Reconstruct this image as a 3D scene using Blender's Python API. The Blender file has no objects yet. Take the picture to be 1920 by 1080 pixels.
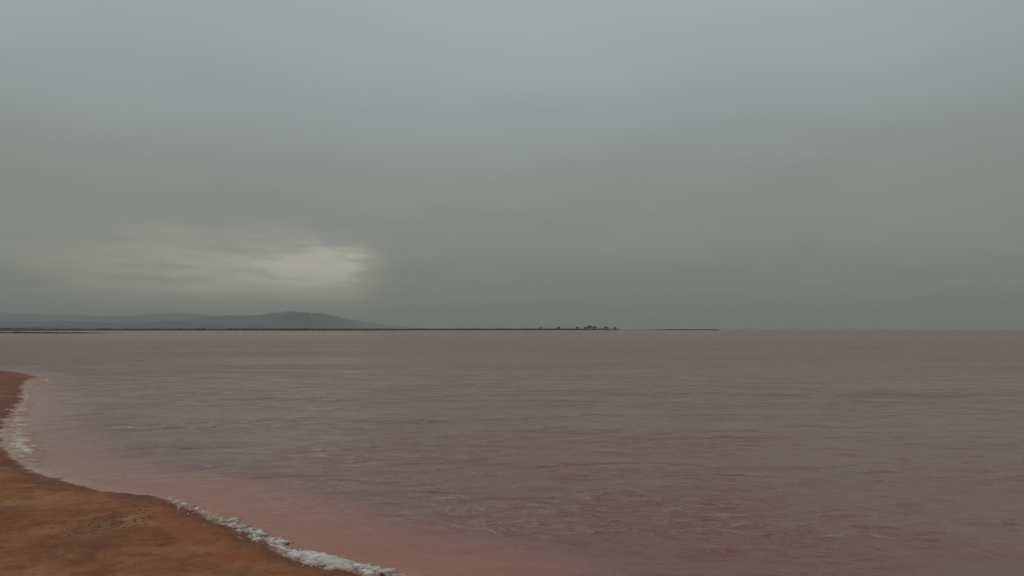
import bpy, math, random
import numpy as np
from mathutils import Vector

# ------------------------------------------------------------------ camera, sky, sun, exposure
scene = bpy.context.scene
W0, H0, F0, YH = 1920.0, 1080.0, 1371.0, 616.5      # photograph size, focal length and horizon row in its pixels
CAM_H = 5.0
PITCH = math.atan((YH - H0 / 2) / F0)

cam_data = bpy.data.cameras.new('camera')
cam = bpy.data.objects.new('camera', cam_data)
scene.collection.objects.link(cam)
cam.location = (0, 0, CAM_H)
cam.rotation_euler = (math.radians(90) + PITCH, 0, 0)
cam_data.sensor_width = 36.0
cam_data.lens = 36.0 * F0 / W0
cam_data.clip_start = 0.1
cam_data.clip_end = 60000
scene.camera = cam

SUN_EL, SUN_AZ = math.radians(58), math.radians(-25)   # azimuth from +Y, positive to the right

sun_data = bpy.data.lights.new('sun', 'SUN')
sun_data.energy = 0.6
sun_data.angle = math.radians(40)
sun_data.color = (1.0, 0.965, 0.91)
sun = bpy.data.objects.new('sun', sun_data)
scene.collection.objects.link(sun)
sun_dir = Vector((math.sin(SUN_AZ) * math.cos(SUN_EL), math.cos(SUN_AZ) * math.cos(SUN_EL), math.sin(SUN_EL)))
sun.rotation_euler = (-sun_dir).to_track_quat('-Z', 'Y').to_euler()
sun.location = (0, 0, 60)

scene.view_settings.view_transform = 'Standard'
scene.view_settings.look = 'None'
scene.view_settings.exposure = 0.0
scene.view_settings.gamma = 1.0
scene.view_settings.use_curve_mapping = False
scene.cycles.use_denoising = True
scene.cycles.volume_bounces = 0
scene.cycles.max_bounces = 5
scene.cycles.transparent_max_bounces = 12


class NT:
    """small helper to write node trees as expressions"""
    def __init__(self, tree):
        self.t = tree
        self.n = tree.nodes
        self.n.clear()

    def node(self, kind, **props):
        o = self.n.new(kind)
        for k, v in props.items():
            setattr(o, k, v)
        return o

    def put(self, sock, v):
        if isinstance(v, bpy.types.NodeSocket):
            self.t.links.new(v, sock)
        elif v is not None:
            if isinstance(v, tuple) and len(v) == 3 and sock.type == 'RGBA':
                v = v + (1.0,)
            sock.default_value = v

    def math(self, op, a, b=None, c=None, clamp=False):
        o = self.node('ShaderNodeMath', operation=op, use_clamp=clamp)
        self.put(o.inputs[0], a)
        if b is not None: self.put(o.inputs[1], b)
        if c is not None: self.put(o.inputs[2], c)
        return o.outputs[0]

    def add(self, a, b): return self.math('ADD', a, b)
    def sub(self, a, b): return self.math('SUBTRACT', a, b)
    def mul(self, a, b): return self.math('MULTIPLY', a, b)
    def div(self, a, b): return self.math('DIVIDE', a, b)

    def smooth(self, v, lo, hi, to0=0.0, to1=1.0):
        o = self.node('ShaderNodeMapRange', interpolation_type='SMOOTHSTEP')
        self.put(o.inputs['Value'], v)
        o.inputs['From Min'].default_value = lo; o.inputs['From Max'].default_value = hi
        o.inputs['To Min'].default_value = to0; o.inputs['To Max'].default_value = to1
        return o.outputs[0]

    def mixc(self, f, a, b, mode='MIX'):
        o = self.node('ShaderNodeMix', data_type='RGBA', blend_type=mode)
        self.put(o.inputs[0], f); self.put(o.inputs[6], a); self.put(o.inputs[7], b)
        return o.outputs[2]

    def noise(self, vec, scale, detail=4, rough=0.5, distort=0.0):
        o = self.node('ShaderNodeTexNoise')
        if vec is not None: self.put(o.inputs['Vector'], vec)
        o.inputs['Scale'].default_value = scale
        o.inputs['Detail'].default_value = detail
        o.inputs['Roughness'].default_value = rough
        o.inputs['Distortion'].default_value = distort
        return o.outputs['Fac']

    def comb(self, x, y, z):
        o = self.node('ShaderNodeCombineXYZ')
        for s, v in zip(o.inputs, (x, y, z)): self.put(s, v)
        return o.outputs[0]

    def sep(self, v):
        o = self.node('ShaderNodeSeparateXYZ'); self.put(o.inputs[0], v)
        return o.outputs

    def mapping(self, v, scale=(1, 1, 1), loc=(0, 0, 0), rot=(0, 0, 0)):
        o = self.node('ShaderNodeMapping'); self.put(o.inputs[0], v)
        o.inputs['Location'].default_value = loc
        o.inputs['Rotation'].default_value = rot
        o.inputs['Scale'].default_value = scale
        return o.outputs[0]

    def ramp(self, f, stops, interp='LINEAR'):
        o = self.node('ShaderNodeValToRGB'); self.put(o.inputs[0], f)
        o.color_ramp.interpolation = interp
        els = o.color_ramp.elements
        while len(els) < len(stops): els.new(0.5)
        for e, (p, c) in zip(els, stops):
            e.position = p; e.color = (*c, 1.0)
        return o.outputs[0]

    def bump(self, h, strength=0.5, dist=0.1, normal=None):
        o = self.node('ShaderNodeBump')
        self.put(o.inputs['Height'], h)
        o.inputs['Strength'].default_value = strength
        o.inputs['Distance'].default_value = dist
        if normal is not None: self.put(o.inputs['Normal'], normal)
        return o.outputs[0]


# ---- overcast sky: a heavy cloud deck over a Nishita daylight sky, with a pale break low on the left
world = bpy.data.worlds.new('World')
scene.world = world
world.use_nodes = True
T = NT(world.node_tree)
SKY_STRENGTH = 0.1
gen = T.node('ShaderNodeTexCoord').outputs['Generated']
dx, dy, dz = T.sep(gen)
el = T.math('ARCSINE', dz)
az = T.math('ARCTAN2', dx, dy)
zc = T.math('MAXIMUM', dz, 0.0)
# cloud deck seen in perspective: directions cast on a level layer
inv = T.div(1.0, T.add(zc, 0.10))
plane = T.comb(T.mul(dx, inv), T.mul(dy, inv), 0.0)
big = T.noise(plane, 0.55, 4, 0.45, 0.3)
mid = T.noise(T.mapping(plane, loc=(3.1, 7.7, 0)), 1.5, 5, 0.5, 0.5)
angv = T.comb(T.mul(az, 1.0), T.mul(el, 2.6), 0.0)
soft = T.noise(T.mapping(angv, loc=(1.7, 0.4, 0)), 2.2, 3, 0.45, 0.2)
base = T.ramp(zc, [(0.0, (.165, .168, .148)), (0.03, (.197, .203, .178)), (0.09, (.229, .238, .214)),
                   (0.20, (.264, .283, .266)), (0.32, (.322, .360, .362)),
                   (0.45, (.382, .430, .440)), (1.0, (.50, .55, .57))])
var = T.add(T.add(T.mul(T.sub(big, .5), .20), T.mul(T.sub(mid, .5), .18)), T.mul(T.sub(soft, .5), .12))
base = T.mixc(1.0, base, T.comb(*(T.add(1.0, var),) * 3), 'MULTIPLY')

# the pale break low on the left
w1 = T.mul(T.sub(T.noise(T.mapping(angv, loc=(5, 2, 0)), 9.0, 5, 0.55), .5), .10)
w2 = T.mul(T.sub(T.noise(T.mapping(angv, loc=(9, 6, 0)), 12.0, 5, 0.55), .5), .045)
azw, elw = T.add(az, w1), T.add(el, w2)
def blob(a0, e0, wa, we, lo=0.0, hi=1.0):
    u = T.div(T.sub(azw, a0), wa); v = T.div(T.sub(elw, e0), we)
    r = T.math('SQRT', T.add(T.mul(u, u), T.mul(v, v)))
    return T.smooth(r, hi, lo)
def A(px): return math.atan((px - 960) / F0)
def E(py, px=600): return math.atan((YH - py) / F0 * math.cos(A(px)))
wisps = T.noise(T.mapping(angv, loc=(2.2, 4.4, 0), scale=(1, 2.2, 1)), 14.0, 5, 0.6)
core = T.mul(blob(A(612), E(500), .125, .040, .05, 1.0), T.smooth(azw, A(735), A(650)))
core = T.mul(core, T.smooth(elw, E(452), E(482)))
glow = T.add(T.mul(blob(A(470), E(510), .36, .085, 0.0, 1.0), T.smooth(wisps, .30, .62, .55, 1.15)), T.mul(blob(A(540), E(545), .20, .055, 0.0, 1.0), .38))
glow = T.mul(glow, T.smooth(az, A(760), A(640)))
lit = T.add(T.mul(core, T.smooth(wisps, .25, .62, .35, 1.0)), T.mul(glow, .58))
base = T.mixc(1.0, base, T.mixc(lit, (0, 0, 0), (.25, .232, .168)), 'ADD')
dark = T.add(T.mul(blob(A(480), E(569), .13, .011, .2, 1.0), .16), T.mul(blob(A(440), E(518), .022, .006, 0, 1), .08))
dark = T.add(dark, T.mul(blob(A(510), E(515), .016, .006, 0, 1), .10))
base = T.mixc(dark, base, (.09, .10, .095))

nish = T.node('ShaderNodeTexSky')
nish.sky_type = 'NISHITA'
nish.sun_disc = False
nish.sun_elevation = SUN_EL
nish.sun_rotation = SUN_AZ
nish.air_density = 1.0; nish.dust_density = 3.0
deck = T.mixc(1.0, base, T.comb(*(1.0 / SKY_STRENGTH,) * 3), 'MULTIPLY')
for nd in T.n:
    if nd.bl_idname == 'ShaderNodeMix': nd.clamp_result = False
full = T.mixc(0.97, nish.outputs[0], deck)
bg = T.node('ShaderNodeBackground')
T.put(bg.inputs[0], full); bg.inputs[1].default_value = SKY_STRENGTH
wo = T.node('ShaderNodeOutputWorld')
T.t.links.new(bg.outputs[0], wo.inputs[0])

# ------------------------------------------------------------------ helpers
rng = np.random.default_rng(7)
random.seed(7)
_perm = rng.permutation(4096)
_grad = rng.uniform(0, 2 * math.pi, 4096)

def perlin(x, y, seed=0):
    x = np.asarray(x, float); y = np.asarray(y, float)
    xi = np.floor(x).astype(np.int64); yi = np.floor(y).astype(np.int64)
    xf = x - xi; yf = y - yi
    def g(ix, iy, fx, fy):
        h = _perm[(_perm[(_perm[(ix + seed * 131) & 4095] + iy) & 4095] + seed) & 4095]
        a = _grad[h]
        return np.cos(a) * fx + np.sin(a) * fy
    u = xf * xf * xf * (xf * (xf * 6 - 15) + 10); v = yf * yf * yf * (yf * (yf * 6 - 15) + 10)
    n0 = g(xi, yi, xf, yf) * (1 - u) + g(xi + 1, yi, xf - 1, yf) * u
    n1 = g(xi, yi + 1, xf, yf - 1) * (1 - u) + g(xi + 1, yi + 1, xf - 1, yf - 1) * u
    return (n0 * (1 - v) + n1 * v) * 1.5

def fbm(x, y, octv=4, seed=0, gain=0.5):
    s = 0; a = 1.0; f = 1.0
    for k in range(octv):
        s = s + a * perlin(x * f, y * f, seed + k * 17); a *= gain; f *= 2.03
    return s

def sstep(x, a, b):
    t = np.clip((np.asarray(x, float) - a) / (b - a), 0, 1)
    return t * t * (3 - 2 * t)

def ground_point(px, py):
    """where the line of sight of a photo pixel meets the water level"""
    cx, cz = (px - W0 / 2) / F0, -(py - H0 / 2) / F0
    s, c = math.sin(PITCH), math.cos(PITCH)
    y, z = c - s * cz, s + c * cz
    t = CAM_H / -z
    return (cx * t, y * t)

def mesh_object(name, verts, faces, mat=None, smooth=True, attrs=None, parent=None):
    verts = np.asarray(verts, np.float32); faces = np.asarray(faces, np.int32)
    me = bpy.data.meshes.new(name)
    n, k = faces.shape
    me.vertices.add(len(verts)); me.vertices.foreach_set('co', verts.ravel())
    me.loops.add(n * k); me.loops.foreach_set('vertex_index', faces.ravel())
    me.polygons.add(n)
    me.polygons.foreach_set('loop_start', np.arange(0, n * k, k, dtype=np.int32))
    me.polygons.foreach_set('loop_total', np.full(n, k, np.int32))
    me.polygons.foreach_set('use_smooth', np.full(n, smooth, bool))
    for an, av in (attrs or {}).items():
        at = me.attributes.new(an, 'FLOAT', 'POINT')
        at.data.foreach_set('value', np.asarray(av, np.float32))
    me.update(calc_edges=True); me.validate()
    if mat: me.materials.append(mat)
    o = bpy.data.objects.new(name, me)
    scene.collection.objects.link(o)
    if parent: o.parent = parent
    return o

def grid_faces(nr, nc):
    i = np.arange(nr - 1)[:, None] * nc + np.arange(nc - 1)[None]
    return np.stack([i, i + 1, i + nc + 1, i + nc], -1).reshape(-1, 4)

def tag(o, label=None, category=None, group=None, kind=None):
    for k, v in (('label', label), ('category', category), ('group', group), ('kind', kind)):
        if v: o[k] = v
    return o

def empty(name, loc):
    o = bpy.data.objects.new(name, None); o.location = loc
    scene.collection.objects.link(o)
    return o

def material(name):
    m = bpy.data.materials.new(name); m.use_nodes = True
    return m, NT(m.node_tree)

def finish(nt, shader, vol=None):
    out = nt.node('ShaderNodeOutputMaterial')
    if shader is not None: nt.t.links.new(shader, out.inputs['Surface'])
    if vol is not None: nt.t.links.new(vol, out.inputs['Volume'])

def principled(nt, color, rough, normal=None, spec=0.5):
    p = nt.node('ShaderNodeBsdfPrincipled')
    nt.put(p.inputs['Base Color'], color); nt.put(p.inputs['Roughness'], rough)
    p.inputs['Specular IOR Level'].default_value = spec
    if normal is not None: nt.put(p.inputs['Normal'], normal)
    return p.outputs[0]

def attr(nt, name):
    return nt.node('ShaderNodeAttribute', attribute_name=name).outputs['Fac']

# ------------------------------------------------------------------ materials
# wet red sand with salt staining
mat_sand, N = material('red_sand')
pos = N.node('ShaderNodeNewGeometry').outputs['Position']
n1 = N.noise(pos, 0.45, 5, 0.55, 0.4)
n2 = N.noise(N.mapping(pos, loc=(4, 9, 0), scale=(1, 1.0, 1)), 1.7, 5, 0.6, 0.3)
n3 = N.noise(pos, 22.0, 4, 0.6)
col = N.ramp(n1, [(.28, (.215, .072, .036)), (.45, (.285, .108, .050)), (.60, (.345, .152, .072)), (.75, (.38, .215, .130))])
col = N.mixc(N.smooth(n2, .42, .72, 0, .6), col, (.150, .056, .036))
col = N.mixc(N.smooth(N.noise(N.mapping(pos, loc=(1, 2, 3)), .9, 4, .6, .6), .60, .74, 0, .55), col, (.33, .19, .13))
col = N.mixc(N.mul(attr(N, 'orange'), N.smooth(n2, .3, .6)), col, (.32, .108, .042))
col = N.mixc(N.mul(attr(N, 'wet'), .75), col, (.100, .032, .022))
col = N.mixc(attr(N, 'bed'), col, N.mixc(n2, (.52, .175, .085), (.60, .25, .14)))
col = N.mixc(attr(N, 'pale'), col, N.mixc(n2, (.50, .36, .25), (.64, .53, .40)))
col = N.mixc(N.smooth(n3, .35, .7, .0, .22), col, (.10, .045, .028))
mott = N.noise(N.mapping(pos, loc=(8, 1, 0)), 4.5, 5, .65, .3)
col = N.mixc(N.smooth(mott, .50, .72, 0, .5), col, (.110, .040, .026))
col = N.mixc(N.smooth(mott, .46, .28, 0, .35), col, (.36, .20, .125))
nb = N.bump(N.add(N.mul(n3, .5), N.noise(pos, 5.0, 5, .65)), .8, .06)
rough = N.sub(.85, N.mul(attr(N, 'wet'), .25))
finish(N, principled(N, col, rough, nb, .08))

# salt crust
mat_salt, N = material('salt_crust')
pos = N.node('ShaderNodeNewGeometry').outputs['Position']
n1 = N.noise(pos, 2.6, 5, .6, .4)
n2 = N.noise(pos, 28.0, 4, .6)
col = N.ramp(n1, [(.30, (.38, .30, .24)), (.46, (.52, .47, .40)), (.64, (.70, .70, .64))])
col = N.mixc(N.smooth(n2, .5, .75, 0, .45), col, (.34, .24, .18))
col = N.mixc(attr(N, 'thin'), col, (.33, .17, .11))
finish(N, principled(N, col, .75, N.bump(N.add(n2, N.noise(pos, 9.0, 4, .6)), .5, .03), .3))

# lake water: turbid pink brine over its bed, mirror-like at grazing angles
mat_water, N = material('pink_brine')
geo = N.node('ShaderNodeNewGeometry')
pos = geo.outputs['Position']
px_, py_, _ = N.sep(pos)
dist = N.math('SQRT', N.add(N.mul(px_, px_), N.mul(py_, py_)))
chop = N.noise(N.mapping(pos, scale=(1.0, 1.45, 1), rot=(0, 0, .12)), 2.2, 3, .55, .25)
fine = N.noise(N.mapping(pos, scale=(1.0, 1.8, 1), rot=(0, 0, -.2)), 9.0, 2, .5, .2)
swell = N.noise(N.mapping(pos, scale=(.62, 1.0, 1), rot=(0, 0, .10)), .85, 3, .55, .5)
gust = N.noise(N.mapping(pos, scale=(.25, 1.0, 1), loc=(3, 8, 0)), .045, 3, .55, .4)
gust2 = N.noise(N.mapping(pos, scale=(.55, 1.0, 1), loc=(13, 1, 0)), .22, 3, .55, .4)
amp = N.mul(N.smooth(gust, .34, .64, .22, 1.25), N.smooth(gust2, .34, .66, .35, 1.5))
calm = N.smooth(attr(N, 'depth'), .02, .35, .12, 1.0)
hgt = N.mul(N.mul(N.add(N.add(N.mul(chop, .085), N.mul(fine, .006)), N.mul(swell, .12)), amp), calm)
nrm = N.bump(hgt, 1.0, 1.0)
tint = N.noise(N.mapping(pos, scale=(.45, 1.0, 1), loc=(7, 3, 0)), .10, 4, .55, .5)
tint2 = N.noise(N.mapping(pos, scale=(.4, 1.0, 1), loc=(2, 5, 0)), .6, 4, .55, .5)
pink = N.ramp(tint, [(.30, (.188, .070, .059)), (.50, (.197, .077, .065)), (.70, (.207, .087, .074))])
pink = N.mixc(N.smooth(tint2, .55, .72, 0, .14), pink, (.165, .060, .055))
# shallow margin stirred with red mud
pink = N.mixc(N.smooth(attr(N, 'depth'), .32, .04, 0.0, 1.0), pink, (.430, .165, .100))
body = N.node('ShaderNodeBsdfDiffuse'); N.put(body.inputs[0], pink)
clear = N.node('ShaderNodeBsdfTransparent'); clear.inputs[0].default_value = (.97, .84, .76, 1)
opac = N.sub(1.0, N.math('POWER', 2.718, N.mul(attr(N, 'depth'), -9.0)))
under = N.node('ShaderNodeMixShader')
N.put(under.inputs[0], opac); N.t.links.new(clear.outputs[0], under.inputs[1]); N.t.links.new(body.outputs[0], under.inputs[2])
gl = N.node('ShaderNodeBsdfGlossy'); gl.inputs[0].default_value = (1, 1, 1, 1)
N.put(gl.inputs['Roughness'], N.smooth(dist, 20, 600, .05, .11)); N.put(gl.inputs['Normal'], nrm)
fr = N.node('ShaderNodeFresnel'); fr.inputs[0].default_value = 1.33; N.put(fr.inputs['Normal'], nrm)
surf = N.node('ShaderNodeMixShader')
# facets of a rippled surface never lie edge-on to the eye: reflectance levels off towards the horizon
N.put(surf.inputs[0], N.math('SMOOTH_MIN', fr.outputs[0], .58, .27)); N.t.links.new(under.outputs[0], surf.inputs[1]); N.t.links.new(gl.outputs[0], surf.inputs[2])
finish(N, surf.outputs[0])

# far scrubland and hills, far foliage, bark
mat_far, N = material('scrubland')
pos = N.node('ShaderNodeNewGeometry').outputs['Position']
finish(N, principled(N, N.ramp(N.noise(pos, .02, 5, .6), [(.35, (.008, .008, .006)), (.65, (.018, .016, .012))]), .95, None, .1))
mat_hill, N = material('hill_scrub_haze_tint')
pos = N.node('ShaderNodeNewGeometry').outputs['Position']
finish(N, principled(N, N.ramp(N.noise(pos, .0022, 6, .6), [(.32, (.055, .068, .090)), (.5, (.075, .090, .112)), (.68, (.108, .120, .135))]), .95, None, .1))  # blue-grey of distant air painted into the hill colour, besides the haze volume
mat_leaf, N = material('dark_foliage')
pos = N.node('ShaderNodeNewGeometry').outputs['Position']
finish(N, principled(N, N.ramp(N.noise(pos, .4, 3, .6), [(.35, (.026, .030, .022)), (.65, (.05, .056, .04))]), .9, None, .1))
mat_bark, N = material('bark')
pos = N.node('ShaderNodeNewGeometry').outputs['Position']
finish(N, principled(N, N.ramp(N.noise(pos, 2.0, 3, .6), [(.35, (.03, .024, .018)), (.65, (.06, .05, .04))]), .95, None, .1))

# ------------------------------------------------------------------ shoreline
shore_px = [(-700, 690), (-250, 691), (-90, 692), (0, 695), (30, 698.5), (52, 703), (66, 708), (50, 714), (44, 722), (37, 731),
            (42, 744), (35, 757), (26, 768), (17, 782), (9, 797), (5, 815), (9, 836), (22, 856), (48, 876), (92, 896),
            (140, 909), (190, 919), (240, 925), (285, 931), (325, 941), (365, 957), (395, 972), (428, 988), (462, 1000),
            (492, 1013), (520, 1030), (560, 1049), (620, 1064), (690, 1077), (760, 1098), (860, 1150), (1000, 1255)]
shore = [ground_point(*p) for p in shore_px] + [(5.5, 8.6), (13, 5.8), (30, 5.0), (70, 0), (160, -14)]
land_poly = np.array(shore + [(160, -160), (-260, -160), (-260, 93)])
line_pts = np.array(shore)

def seg_dist(P, pts):
    best = np.full(len(P), 1e9)
    for a, b in zip(pts[:-1], pts[1:]):
        ab = b - a
        t = np.clip(((P - a) @ ab) / (ab @ ab), 0, 1)
        d = np.hypot(*(P - (a + t[:, None] * ab)).T)
        best = np.minimum(best, d)
    return best

def inside(P, poly):
    x, y = P.T
    r = np.zeros(len(P), bool)
    j = len(poly) - 1
    for i in range(len(poly)):
        xi, yi = poly[i]; xj, yj = poly[j]
        if yi != yj:
            c = ((yi > y) != (yj > y)) & (x < (xj - xi) * (y - yi) / (yj - yi) + xi)
            r ^= c
        j = i
    return r

def signed_shore(x, y):
    """metres from the waterline, positive on land"""
    sh = np.shape(x)
    P = np.stack([np.ravel(x), np.ravel(y)], -1).astype(float)
    d = seg_dist(P, line_pts)
    s = np.where(inside(P, land_poly), d, -d).reshape(sh)
    near = 1 - sstep(np.hypot(x, y), 150, 300)
    sc = np.clip(np.hypot(x, y) / 20.0, 1, 3.5)
    return s + near * sc * (0.16 * fbm(np.asarray(x) / 1.1, np.asarray(y) / 1.1, 4, 3) + .05 * fbm(np.asarray(x) / .22, np.asarray(y) / .22, 3, 5))

def shore_height(x, y, s=None):
    if s is None: s = signed_shore(x, y)
    up = np.clip(s, 0, None); dn = np.clip(-s, 0, None)
    z = 0.10 * (1 - np.exp(-up / .5)) + .045 * up / (1 + up / 9)
    z = z + sstep(up, .1, 1.2) * (.05 * fbm(x / 1.6, y / 1.6, 4, 11) + .022 * fbm(x / .38, y / .38, 4, 12))
    z = z + sstep(up, .02, .4) * .012 * fbm(x / .10, y / .10, 2, 14)
    z = z - (.055 * dn + .0045 * dn ** 2) / (1 + dn / 40)
    z = z + (dn > 0) * .012 * fbm(x / .8, y / .8, 3, 21) * sstep(dn, 0, .5)
    return np.maximum(z, -2.2)

def axis(parts):
    out = []
    for a, b, d in parts:
        n = max(1, int(round((b - a) / d)))
        out.append(np.linspace(a, b, n, endpoint=False))
    out.append([parts[-1][1]])
    return np.concatenate(out)

gx = axis([(-260, -110, 6), (-110, -62, 1.0), (-62, -30, .22), (-30, -19, .11), (-19, 0, .07), (0, 4, .12), (4, 20, 1), (20, 160, 8)])
gy = axis([(-160, -20, 10), (-20, 10, 1.2), (10, 13.2, .3), (13.2, 24, .06), (24, 34, .1), (34, 60, .25), (60, 110, .5), (110, 160, 5)])
X, Y = np.meshgrid(gx, gy)
S = signed_shore(X, Y)
Z = shore_height(X, Y, S)
# a stony rough patch in the sand
pc = np.array(ground_point(207, 992))
rough_patch = np.exp(-(((X - pc[0]) / .75) ** 2 + ((Y - pc[1]) / .85) ** 2)) * (S > .3)
Z = Z + rough_patch * .05 * np.abs(perlin(X / .16 + .35 * Y, Y / .13, 31))
wet = sstep(S, 1.3, -.05) * (S > -50)
wet = np.clip(wet + .9 * sstep(fbm(X / 2.2, Y / 3.0, 4, 44), .25, .75) * sstep(S, 6, .4), 0, 1)
bedm = sstep(S, .06, -.12)
wet = wet * (1 - bedm)
far_red = sstep(Y, 36, 50) * (S > 0)
wet = np.clip(wet + .95 * far_red * (.6 + fbm(X / 6, Y / 1.6, 3, 46)), 0, 1)
orange = np.exp(-((S - .9) / .8) ** 2) * sstep(X, -12.5, -9.5) * sstep(fbm(X / 1.4, Y / 1.4, 3, 51), -.4, .3)
# salt settled on the bed: widest in the small cove on the left
qx, qy = ground_point(45, 815)
cove = np.exp(-(((X - qx) / 4.2) ** 2 + ((Y - qy) / 10.0) ** 2))
cove2 = np.exp(-(((X - ground_point(110, 880)[0]) / 4.0) ** 2 + ((Y - ground_point(110, 880)[1]) / 2.6) ** 2))
pale = sstep(S, -1.8, -.1) * sstep(S, .10, -.05) * .55
soft_edge = sstep(X, -17.5, -15) * sstep(X, -8.5, -11) * sstep(Y, 34, 28)
wet = np.clip(wet - .0 * soft_edge, 0, 1)
pale = np.clip(pale * (.62 + .8 * fbm(X / 1.2 - Y * .1, Y / .38, 3, 61)) + sstep(S, -4.5, -.2) * sstep(S, .30, 0) * np.maximum(cove, .7 * cove2) * .85 * (.8 + .5 * fbm(X / 1.6, Y / 1.6, 3, 63)), 0, 1)
pale = pale * (S > -12)
shore_obj = mesh_object('sandy_shore', np.stack([X, Y, Z], -1).reshape(-1, 3), grid_faces(*X.shape), mat_sand, True,
                        {'wet': wet.ravel(), 'orange': orange.ravel(), 'pale': pale.ravel(), 'bed': bedm.ravel()})
tag(shore_obj, 'wet red sand shore curving round the near left edge of the lake', kind='structure')

# ------------------------------------------------------------------ lake water
r = [7.0]
while r[-1] < 90: r.append(r[-1] * 1.0052)
while r[-1] < 19000: r.append(r[-1] * 1.035)
r = np.array(r)
th = np.radians(np.concatenate([np.linspace(-180, -46, 50, endpoint=False), np.linspace(-46, 46, 640, endpoint=False), np.linspace(46, 180, 51)]))
R, TH = np.meshgrid(r, th, indexing='ij')
X, Y = R * np.sin(TH), R * np.cos(TH)
nr = int(np.searchsorted(r, 300))
S = np.full(X.shape, -100.0); S[:nr] = signed_shore(X[:nr], Y[:nr])
dep = np.full(X.shape, 2.2)
dep[:nr] = np.clip(-shore_height(X[:nr], Y[:nr], np.minimum(S[:nr], 0)), 0, 3)
dep = np.where(S < -60, 2.2, dep)
nw = int(np.searchsorted(r, 112)); cw = slice(48, 694)
FX, FY, FR, FD, FZ = X, Y, R, dep, np.zeros_like(X)
X, Y, R, dep = X[:nw, cw], Y[:nw, cw], R[:nw, cw], dep[:nw, cw]
hz = np.zeros_like(X)
wr = np.random.default_rng(3)
for k in range(22):
    lam = .55 * 1.13 ** k * .75
    a = math.radians(90 + wr.normal(8, 38))
    amp = .0068 * lam ** .85
    kx, ky = math.cos(a) * 2 * math.pi / lam, math.sin(a) * 2 * math.pi / lam
    warp = .6 * perlin(X / (lam * 4), Y / (lam * 4), 70 + k)
    res = sstep(R * .0052 * 3.2, lam * .9, lam * .45)
    hz += amp * np.sin(kx * X + ky * Y + wr.uniform(0, 6.3) + 7 * warp) * res
hz *= (.45 + .55 * sstep(fbm(X / 14, Y / 5, 3, 99), -.4, .5)) * sstep(dep, .0, .30) * sstep(R, 110, 60)
FZ[:nw, cw] = hz
X, Y, hz, dep = FX, FY, FZ, FD
water = mesh_object('lake', np.stack([X, Y, hz], -1).reshape(-1, 3), grid_faces(*X.shape), mat_water, True, {'depth': dep.ravel()})
tag(water, 'rippled pink salt lake reaching to the far shore', kind='structure')

# lake bed and land under everything, out to the horizon
bed = mesh_object('ground', [(-19500, -19500, -3), (19500, -19500, -3), (19500, 19500, -3), (-19500, 19500, -3)], [(0, 1, 2, 3)], mat_far, False)
tag(bed, kind='structure')

# ------------------------------------------------------------------ far land and hills
def px_dir(px): return (px - 960) / F0

def strip(name, pxs, d0, depth, height_fn, mat, rows=14, sharp=1.0):
    """low land running across the view: d0(px) its near edge, height_fn(px) the top in metres"""
    pxs = np.asarray(pxs, float)
    t = np.linspace(0, 1, rows)
    PX, TT = np.meshgrid(pxs, t)
    D = d0(PX) + TT * depth
    # wander so that edges are not ruled lines
    D = D + depth * .06 * fbm(PX / 40, TT * 2, 3, 5)
    prof = np.where(TT < .35, sstep(TT, 0, .35), sstep(TT, 1.0, .35) * .75 + .25) ** sharp
    Zs = height_fn(PX, TT) * prof - .6 * (TT == 0)
    Xs = (PX - 960) / F0 * d0(PX)
    return mesh_object(name, np.stack([Xs, D, Zs], -1).reshape(-1, 3), grid_faces(*PX.shape), mat, True)

ends = lambda p, a, b, w: sstep(p, a, a + w) * sstep(p, b, b - w)
# near spit on the far left
o = strip('far_bank', np.linspace(-420, 215, 240), lambda p: 800 + .55 * np.abs(p - 80), 45,
          lambda p, t: 1.7 * sstep(p, 215, 120) * (.75 + .5 * fbm(p / 16, t, 3, 1)), mat_far, 8)
tag(o, kind='structure')
# long far bank
def bank_h(p, t): return (4.6 + 1.4 * sstep(p, 600, 900) + 2.0 * fbm(p / 25, t * 3, 4, 2)) * ends(p, -900, 1165, 30)
o = strip('far_bank', np.linspace(-900, 1165, 700), lambda p: 1800 + 240 * np.sin(p / 210.0) + 950 * sstep(p, 600, 900) + .1 * np.abs(p), 420, bank_h, mat_far, 10)
tag(o, kind='structure')
# thin tongue of land to its right
o = strip('far_bank', np.linspace(1150, 1354, 150), lambda p: 2750 + 0 * p, 60,
          lambda p, t: (3.6 + .8 * fbm(p / 9, t, 3, 8)) * ends(p, 1150, 1354, 10) * (.35 + .65 * sstep(p, 1200, 1270)), mat_far, 8)
tag(o, kind='structure')
# flat far plain beyond
o = strip('far_plain', np.linspace(-1500, 820, 220), lambda p: 5200 + 300 * fbm(p / 120, p * 0, 3, 9), 4500,
          lambda p, t: (10 + 8 * fbm(p / 60, t * 4, 3, 6) + 16 * sstep(p, 700, 100)) * sstep(p, 820, 620), mat_hill, 12)
tag(o, kind='structure')

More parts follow.
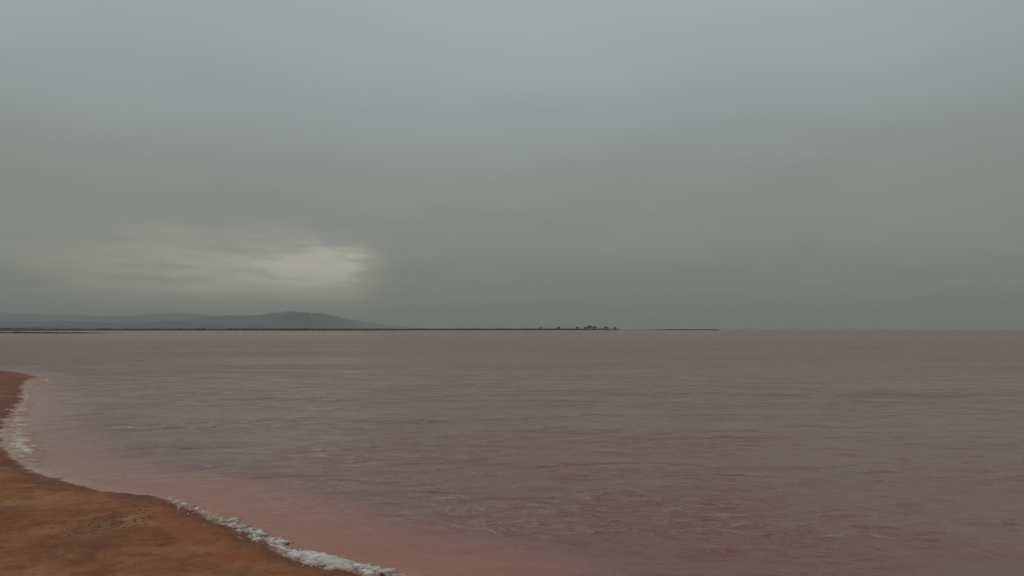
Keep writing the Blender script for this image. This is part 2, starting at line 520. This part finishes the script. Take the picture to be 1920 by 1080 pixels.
def hills(name, top_pts, dist, depth, rough, seed, n=420, rows=40, recede=None):
    xs, ys = zip(*top_pts)
    pxs = np.linspace(xs[0], xs[-1], n)
    hgt = np.interp(pxs, xs, ys)
    ker = np.hanning(15); ker /= ker.sum()
    hgt = np.convolve(np.pad(hgt, 7, mode='edge'), ker, 'valid')
    t = np.linspace(0, 1, rows)
    PX, TT = np.meshgrid(pxs, t)
    if recede: dist = dist + recede[2] * sstep(PX, recede[0], recede[1])
    hgt = hgt * (1 + .10 * fbm(pxs / 34, pxs * 0 + seed, 5, seed, .55) * .6)
    H = np.broadcast_to(hgt, PX.shape) / F0 * dist
    prof = np.where(TT < .5, sstep(TT, 0, .5), sstep(TT, 1, .5))
    Dm = dist + (TT - .5) * depth
    Xs = (PX - 960) / F0 * dist
    nz = fbm(Xs / 900, Dm / 700, 6, seed)
    Zs = H * prof * (1 + rough * nz) + 8 * fbm(Xs / 260, Dm / 260, 4, seed + 3) * sstep(H * prof, 5, 60) - 2 * (prof < .001)
    return mesh_object(name, np.stack([Xs, Dm, np.minimum(Zs, 470)], -1).reshape(-1, 3), grid_faces(*PX.shape), mat_hill, True)

# heights above the horizon row, in photo pixels
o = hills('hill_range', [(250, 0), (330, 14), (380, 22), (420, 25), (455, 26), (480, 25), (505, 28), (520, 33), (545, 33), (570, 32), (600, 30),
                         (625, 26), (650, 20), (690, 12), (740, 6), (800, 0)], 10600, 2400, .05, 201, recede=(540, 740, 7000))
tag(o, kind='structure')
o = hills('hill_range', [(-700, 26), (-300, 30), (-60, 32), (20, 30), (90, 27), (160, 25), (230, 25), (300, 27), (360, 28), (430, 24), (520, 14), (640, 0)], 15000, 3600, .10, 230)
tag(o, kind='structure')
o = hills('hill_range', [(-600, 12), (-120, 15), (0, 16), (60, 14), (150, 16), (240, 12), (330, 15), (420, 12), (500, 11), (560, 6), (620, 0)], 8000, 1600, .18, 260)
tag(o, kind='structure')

# ------------------------------------------------------------------ trees on the far shore
def leaf_cloud(nleaf, rx, ry, rz, size, seed, lobes=5):
    g = np.random.default_rng(seed)
    cen = np.stack([g.uniform(-.6, .6, lobes) * rx, g.uniform(-.6, .6, lobes) * ry, g.uniform(-.45, .55, lobes) * rz], -1)
    lr = g.uniform(.45, .70, lobes)
    k = g.integers(0, lobes, nleaf)
    v = g.normal(size=(nleaf, 3)); v /= np.linalg.norm(v, axis=1)[:, None]
    p = cen[k] + v * (g.uniform(.3, 1, nleaf) ** .5 * lr[k])[:, None] * np.array([rx, ry, rz])
    V = []; Fc = []
    for i, q in enumerate(p):
        a = g.normal(size=3); a /= np.linalg.norm(a); b = np.cross(a, g.normal(size=3)); b /= np.linalg.norm(b)
        s = size * g.uniform(.6, 1.3)
        V += [q + a * s, q + b * s * .7, q - a * s, q - b * s * .7]; Fc.append((4 * i, 4 * i + 1, 4 * i + 2, 4 * i + 3))
    return np.array(V), Fc

def tube(p0, p1, r0, r1, n=7):
    p0, p1 = np.array(p0, float), np.array(p1, float)
    d = p1 - p0; d /= np.linalg.norm(d)
    u = np.cross(d, (0.3, 1, 0.2)); u /= np.linalg.norm(u); w = np.cross(d, u)
    a = np.linspace(0, 2 * math.pi, n, endpoint=False)
    ring = np.cos(a)[:, None] * u + np.sin(a)[:, None] * w
    return np.vstack([p0 + ring * r0, p1 + ring * r1]), [(i, (i + 1) % n, n + (i + 1) % n, n + i) for i in range(n)]

def far_tree(px, D, base, h, wdt, seed, label, group='trees on the far shore', name='tree'):
    g = random.Random(seed)
    root = empty(name, ((px - 960) / F0 * D, D, base))
    V, Fc = tube((0, 0, -1), (g.uniform(-.3, .3), 0, h * .55), .035 * h, .015 * h)
    for k in range(4):
        a = g.uniform(0, 6.28); z0 = h * g.uniform(.25, .45)
        v, f = tube((0, 0, z0), (math.cos(a) * wdt * .3, math.sin(a) * wdt * .3, h * g.uniform(.55, .8)), .014 * h, .006 * h, 5)
        Fc += [tuple(i + len(V) for i in q) for q in f]; V = np.vstack([V, v])
    mesh_object('trunk', V, Fc, mat_bark, True, parent=root)
    V, Fc = leaf_cloud(1500, wdt / 2, wdt / 2, h * .38, h * .06, seed, 8)
    V[:, 2] += h * .62
    mesh_object('crown', V, Fc, mat_leaf, False, parent=root)
    return tag(root, label, 'tree', group)

TD = 3000.0
far_tree(1099, TD, 2.0, 12, 19, 1, 'broad dark tree on the left side of the tallest clump on the far shore')
far_tree(1107, TD + 15, 2.0, 17, 20, 2, 'tallest dark tree in the clump on the far shore, right of centre')
far_tree(1115, TD - 8, 2.0, 13, 20, 3, 'rounded dark tree on the right side of the tallest clump on the far shore')
far_tree(1014, TD - 100, 2.0, 9, 12, 4, 'leftmost small tree on the far shore bank, well left of the tall clump')
far_tree(1048, TD - 60, 2.0, 11, 16, 5, 'small rounded tree halfway between the leftmost tree and the tall clump')
far_tree(1082, TD - 20, 2.0, 12, 17, 6, 'low wide tree just left of the tall clump on the far shore')
far_tree(1136, TD + 30, 2.0, 12, 18, 7, 'low wide tree just right of the tall clump on the far shore')
far_tree(1152, TD + 60, 2.0, 10, 14, 8, 'rightmost small tree at the end of the far shore bank')

# scrub along the far bank: one mass
V = []; Fc = []
g = np.random.default_rng(12)
for px in np.concatenate([g.uniform(-250, 660, 420), g.uniform(820, 1160, 260)]):
    D = 1800 + 240 * math.sin(px / 210.0) + 950 * float(sstep(px, 600, 900)) + .1 * abs(px) + g.uniform(60, 200)
    hh = g.uniform(1.2, 3.2); ww = g.uniform(2.5, 7)
    v, f = leaf_cloud(26, ww, ww, hh, 1.1, int(g.integers(1e6)), 2)
    v += np.array([(px - 960) / F0 * D, D, 3.0 + hh * .3])
    off = 4 * len(Fc)
    Fc += [tuple(i + off for i in q) for q in f]; V.append(v)
o = mesh_object('shore_scrub', np.vstack(V), Fc, mat_leaf, False)
tag(o, 'dark line of low scrub along the far shore', 'scrub', kind='stuff')

# ------------------------------------------------------------------ salt crust along the waterline
crust_line = [(62, 709, .10), (90, 711, .10), (48, 728, -.05), (50, 744, .0), (42, 762, .12), (32, 782, .14), (32, 803, .20), (40, 826, .30), (52, 848, .20),
              (72, 868, -.1), (130, 902, -.6), (230, 920, -.6), (285, 927, -.12), (320, 937, .04), (352, 949, .10), (385, 964, .07), (412, 975, .07), (440, 985, .11), (470, 998, .12),
              (500, 1013, .10), (530, 1029, .14), (570, 1047, .18), (610, 1060, .24), (650, 1067, .18), (700, 1072, .14), (745, 1081, .10), (830, 1112, .1), (1000, 1175, .1)]
CL = np.array([(*ground_point(a, b), w) for a, b, w in crust_line])

def crust_width(x, y):
    P = np.stack([np.ravel(x), np.ravel(y)], -1)
    best = np.full(len(P), -1e9)
    for a, b in zip(CL[:-1], CL[1:]):
        ab = b[:2] - a[:2]
        t = np.clip(((P - a[:2]) @ ab) / (ab @ ab), 0, 1)
        d = np.hypot(*(P - (a[:2] + t[:, None] * ab)).T)
        w = a[2] + t * (b[2] - a[2])
        best = np.maximum(best, w - d)
    return best.reshape(np.shape(x))

def crust_patch(name, x0, x1, y0, y1, dx_, dy_, sc, label, thick, dirt=0.0):
    X, Y = np.meshgrid(np.arange(x0, x1, dx_), np.arange(y0, y1, dy_))
    S = signed_shore(X, Y)
    Zg = np.maximum(shore_height(X, Y, S), 0.0)
    wid = crust_width(X, Y)
    m = wid / sc + .50 * fbm(X / (1.1 * sc), Y / (1.1 * sc), 4, 81) + .62 * fbm(X / (.42 * sc), Y / (.30 * sc), 3, 82) - .05
    lump = np.abs(fbm(X / (.20 * sc), Y / (.20 * sc), 3, 83))
    z = Zg + np.clip(thick * (sstep(m, -.05, .16) - .35) + thick * .7 * sstep(m, .0, .4) * (.9 - lump), -.10, 1)
    keep = m > -.12
    fc = grid_faces(*X.shape)
    kf = keep.ravel()[fc].any(1)
    fc = fc[kf]
    used, inv_ = np.unique(fc, return_inverse=True)
    V = np.stack([X, Y, z], -1).reshape(-1, 3)[used]
    thin = np.clip(sstep(m, .42, .02) * .8 + dirt * (.6 + fbm(X / .9, Y / .9, 3, 88)), 0, 1).ravel()[used]
    o = mesh_object(name, V, inv_.reshape(-1, 4), mat_salt, True, {'thin': thin})
    return tag(o, label, 'salt crust', kind='stuff')

crust_patch('salt_crust', -14, 1.5, 12.5, 25, .035, .035, .38, 'broken white salt crust along the near waterline', .045, .12)
crust_patch('salt_crust', -62, -17, 25, 82, .12, .12, .9, 'grey white salt crust in the small cove by the left edge', .05, .42)

# ------------------------------------------------------------------ salt lumps standing out of the crust
def ico_lump(seed, flat=.4, sub=4):
    import bmesh
    bm = bmesh.new(); bmesh.ops.create_icosphere(bm, subdivisions=sub, radius=1.0)
    v = np.array([q.co[:] for q in bm.verts]); f = [tuple(x.index for x in q.verts) for q in bm.faces]
    bm.free()
    d1 = fbm(v[:, 0] * 1.3 + seed * 3.7, v[:, 1] * 1.3 + v[:, 2] * 1.1, 4, seed)
    d3 = fbm(v[:, 0] * 7 + v[:, 2] * 3, v[:, 1] * 7 - v[:, 2] * 4 + seed, 3, seed + 31)
    d2 = np.abs(fbm(v[:, 0] * 3.4 - v[:, 2] * 2 + seed, v[:, 1] * 3.4 + v[:, 2] * 2.5, 3, seed + 9))
    v = v * (1 + .30 * d1 + .16 * (.5 - d2) + .07 * d3)[:, None]
    v[:, 2] = np.where(v[:, 2] > 0, np.sign(v[:, 2]) * np.abs(v[:, 2]) ** .8, v[:, 2]) * flat
    return v, f

LUMPS = [  # pixel x, y, width px, depth m, height m, label
    (437, 979, 22, .20, .13, 'pale salt lump at the upper end of the lumpy white crust, standing at the waterline'),
    (436, 984, 10, .10, .08, 'small round salt knob tucked under the uppermost pale salt lump'),
    (452, 991, 20, .16, .10, 'low grey salt lump just below the uppermost pale lump on the crust'),
    (467, 996, 16, .14, .09, 'little rounded salt lump between the low grey lump and the broad overhanging slab'),
    (482, 1005, 26, .26, .15, 'broad overhanging salt slab half way along the white crust with a dark underside'),
    (483, 1015, 20, .16, .09, 'small salt block directly below the broad overhanging slab'),
    (524, 1021, 30, .22, .11, 'flat oval salt plate lying between the overhanging slab and the smooth white sheet'),
    (523, 1019, 9, .07, .12, 'tiny bright salt nub on top of the flat oval salt plate'),
    (684, 1066, 26, .20, .09, 'knobbly salt lump just right of the smooth white sheet'),
    (703, 1070, 22, .16, .09, 'grey salt lump second from the right end of the crust'),
    (728, 1075, 24, .18, .11, 'rightmost salt lump at the bottom end of the crust'),
]
for i, (px, py, wpx, dm, hm, lab) in enumerate(LUMPS):
    x, y = ground_point(px, py)
    z = max(float(shore_height(np.array([x]), np.array([y]))[0]), 0.0)
    v, f = ico_lump(40 + i * 3, 1.0)
    dm, hm = dm * .85, hm * .55
    v = v * np.array([wpx / 2 / F0 * y, dm, hm])
    o = mesh_object('salt_lump', v, f, mat_salt, True, {'thin': np.clip(.22 + .5 * fbm(v[:, 0] * 14, v[:, 1] * 14, 3, i), 0, .7)})
    o.location = (x, y, z + hm * .45)
    o.rotation_euler = (0, 0, random.uniform(-.3, .3))
    tag(o, lab, 'salt lump', 'salt lumps along the near waterline')

# the smooth white sheet of salt
ax_, ay_ = ground_point(560, 1036); bx_, by_ = ground_point(668, 1066)
L = math.hypot(bx_ - ax_, by_ - ay_)
uu, vv = np.meshgrid(np.linspace(-1, 1, 90), np.linspace(-1, 1, 40))
edge = 1 + .30 * fbm(uu * 4.0, vv * 2.0, 4, 77)
rad = np.clip(1.02 - (uu ** 2 / (.92 * edge) ** 2 + vv ** 2 / (.80 * edge) ** 2), -.35, 1)
zz = .058 * np.sign(rad) * np.abs(rad) ** .6 + .014 * fbm(uu * 7, vv * 3, 4, 78)
v = np.stack([uu * L / 2 * .95, vv * .27, zz], -1).reshape(-1, 3); f = grid_faces(*uu.shape)
o = mesh_object('salt_sheet', v, f, mat_salt, True, {'thin': np.clip(.5 * fbm(uu * 5, vv * 3, 4, 79) - .05, 0, .5).ravel()})
o.location = ((ax_ + bx_) / 2, (ay_ + by_) / 2 - .05, .045)
o.rotation_euler = (0, 0, math.atan2(by_ - ay_, bx_ - ax_))
tag(o, 'smooth bright white salt sheet lying along the waterline near the bottom of the crust', 'salt sheet')

# crumbs of salt, and small stones in the rough patch of sand
def crumbs(name, pts, sizes, mat, label, cat, seed):
    g = np.random.default_rng(seed)
    t = (1 + 5 ** .5) / 2
    iv = np.array([(-1, t, 0), (1, t, 0), (-1, -t, 0), (1, -t, 0), (0, -1, t), (0, 1, t), (0, -1, -t), (0, 1, -t), (t, 0, -1), (t, 0, 1), (-t, 0, -1), (-t, 0, 1)]) / 1.9
    fi = np.array([(0, 11, 5), (0, 5, 1), (0, 1, 7), (0, 7, 10), (0, 10, 11), (1, 5, 9), (5, 11, 4), (11, 10, 2), (10, 7, 6), (7, 1, 8),
                   (3, 9, 4), (3, 4, 2), (3, 2, 6), (3, 6, 8), (3, 8, 9), (4, 9, 5), (2, 4, 11), (6, 2, 10), (8, 6, 7), (9, 8, 1)])
    V = []; Fc = []
    for i, ((x, y, z), s) in enumerate(zip(pts, sizes)):
        v = iv * g.uniform(.7, 1.25, (12, 1)) * np.array([g.uniform(.8, 1.6), g.uniform(.7, 1.1), g.uniform(.4, .75)]) * s
        a = g.uniform(0, 6.28); c, sn = math.cos(a), math.sin(a)
        v = v @ np.array([[c, sn, 0], [-sn, c, 0], [0, 0, 1]])
        V.append(v + (x, y, z)); Fc.append(fi + 12 * i)
    V = np.vstack(V)
    o = mesh_object(name, V, np.vstack(Fc), mat, True, {'thin': np.repeat(g.uniform(0, .8, len(pts)), 12)} if mat is mat_salt else
                    {'wet': np.repeat(g.uniform(0, .7, len(pts)), 12), 'pale': np.repeat(g.uniform(0, .6, len(pts)) ** 2, 12)})
    return tag(o, label, cat, kind='stuff')

g = np.random.default_rng(5)
pts = []; sz = []
for k in range(900):
    i = g.integers(9, len(CL) - 4)
    t = g.random(); q = CL[i] * (1 - t) + CL[i + 1] * t
    if g.random() > q[2] * 3: continue
    x, y = q[0] + g.normal(0, .22 + q[2] * .3), q[1] + g.normal(0, .22 + q[2] * .3)
    z = max(float(shore_height(np.array([x]), np.array([y]))[0]), 0.0)
    pts.append((x, y, z + .005)); sz.append(g.uniform(.010, .035))
crumbs('salt_crumbs', pts, sz, mat_salt, 'loose salt crumbs scattered beside the white crust', 'salt crumbs', 8)
pts = []; sz = []
for k in range(260):
    x, y = pc[0] + g.normal(0, .36), pc[1] + g.normal(0, .45)
    z = float(shore_height(np.array([x]), np.array([y]))[0])
    pts.append((x, y, z + .01)); sz.append(g.uniform(.010, .034))
crumbs('stones', pts, sz, mat_sand, 'patch of small stones in the red sand near the lower left corner', 'stones', 9)

# ------------------------------------------------------------------ haze: the damp air between here and the hills
mat_haze, N = material('damp_air')
pv = N.node('ShaderNodeVolumePrincipled')
pv.inputs['Color'].default_value = (.745, .75, .70, 1)
pv.inputs['Density'].default_value = 8.5e-5
pv.inputs['Anisotropy'].default_value = 0.0
finish(N, None, pv.outputs[0])
x0, x1, y0, y1, z0, z1 = -20500, 20500, -20500, 20500, -5, 480
hv = [(x, y, z) for z in (z0, z1) for y in (y0, y1) for x in (x0, x1)]
o = mesh_object('haze', hv, [(0, 2, 3, 1), (4, 5, 7, 6), (0, 1, 5, 4), (2, 6, 7, 3), (0, 4, 6, 2), (1, 3, 7, 5)], mat_haze, False)
tag(o, kind='stuff')
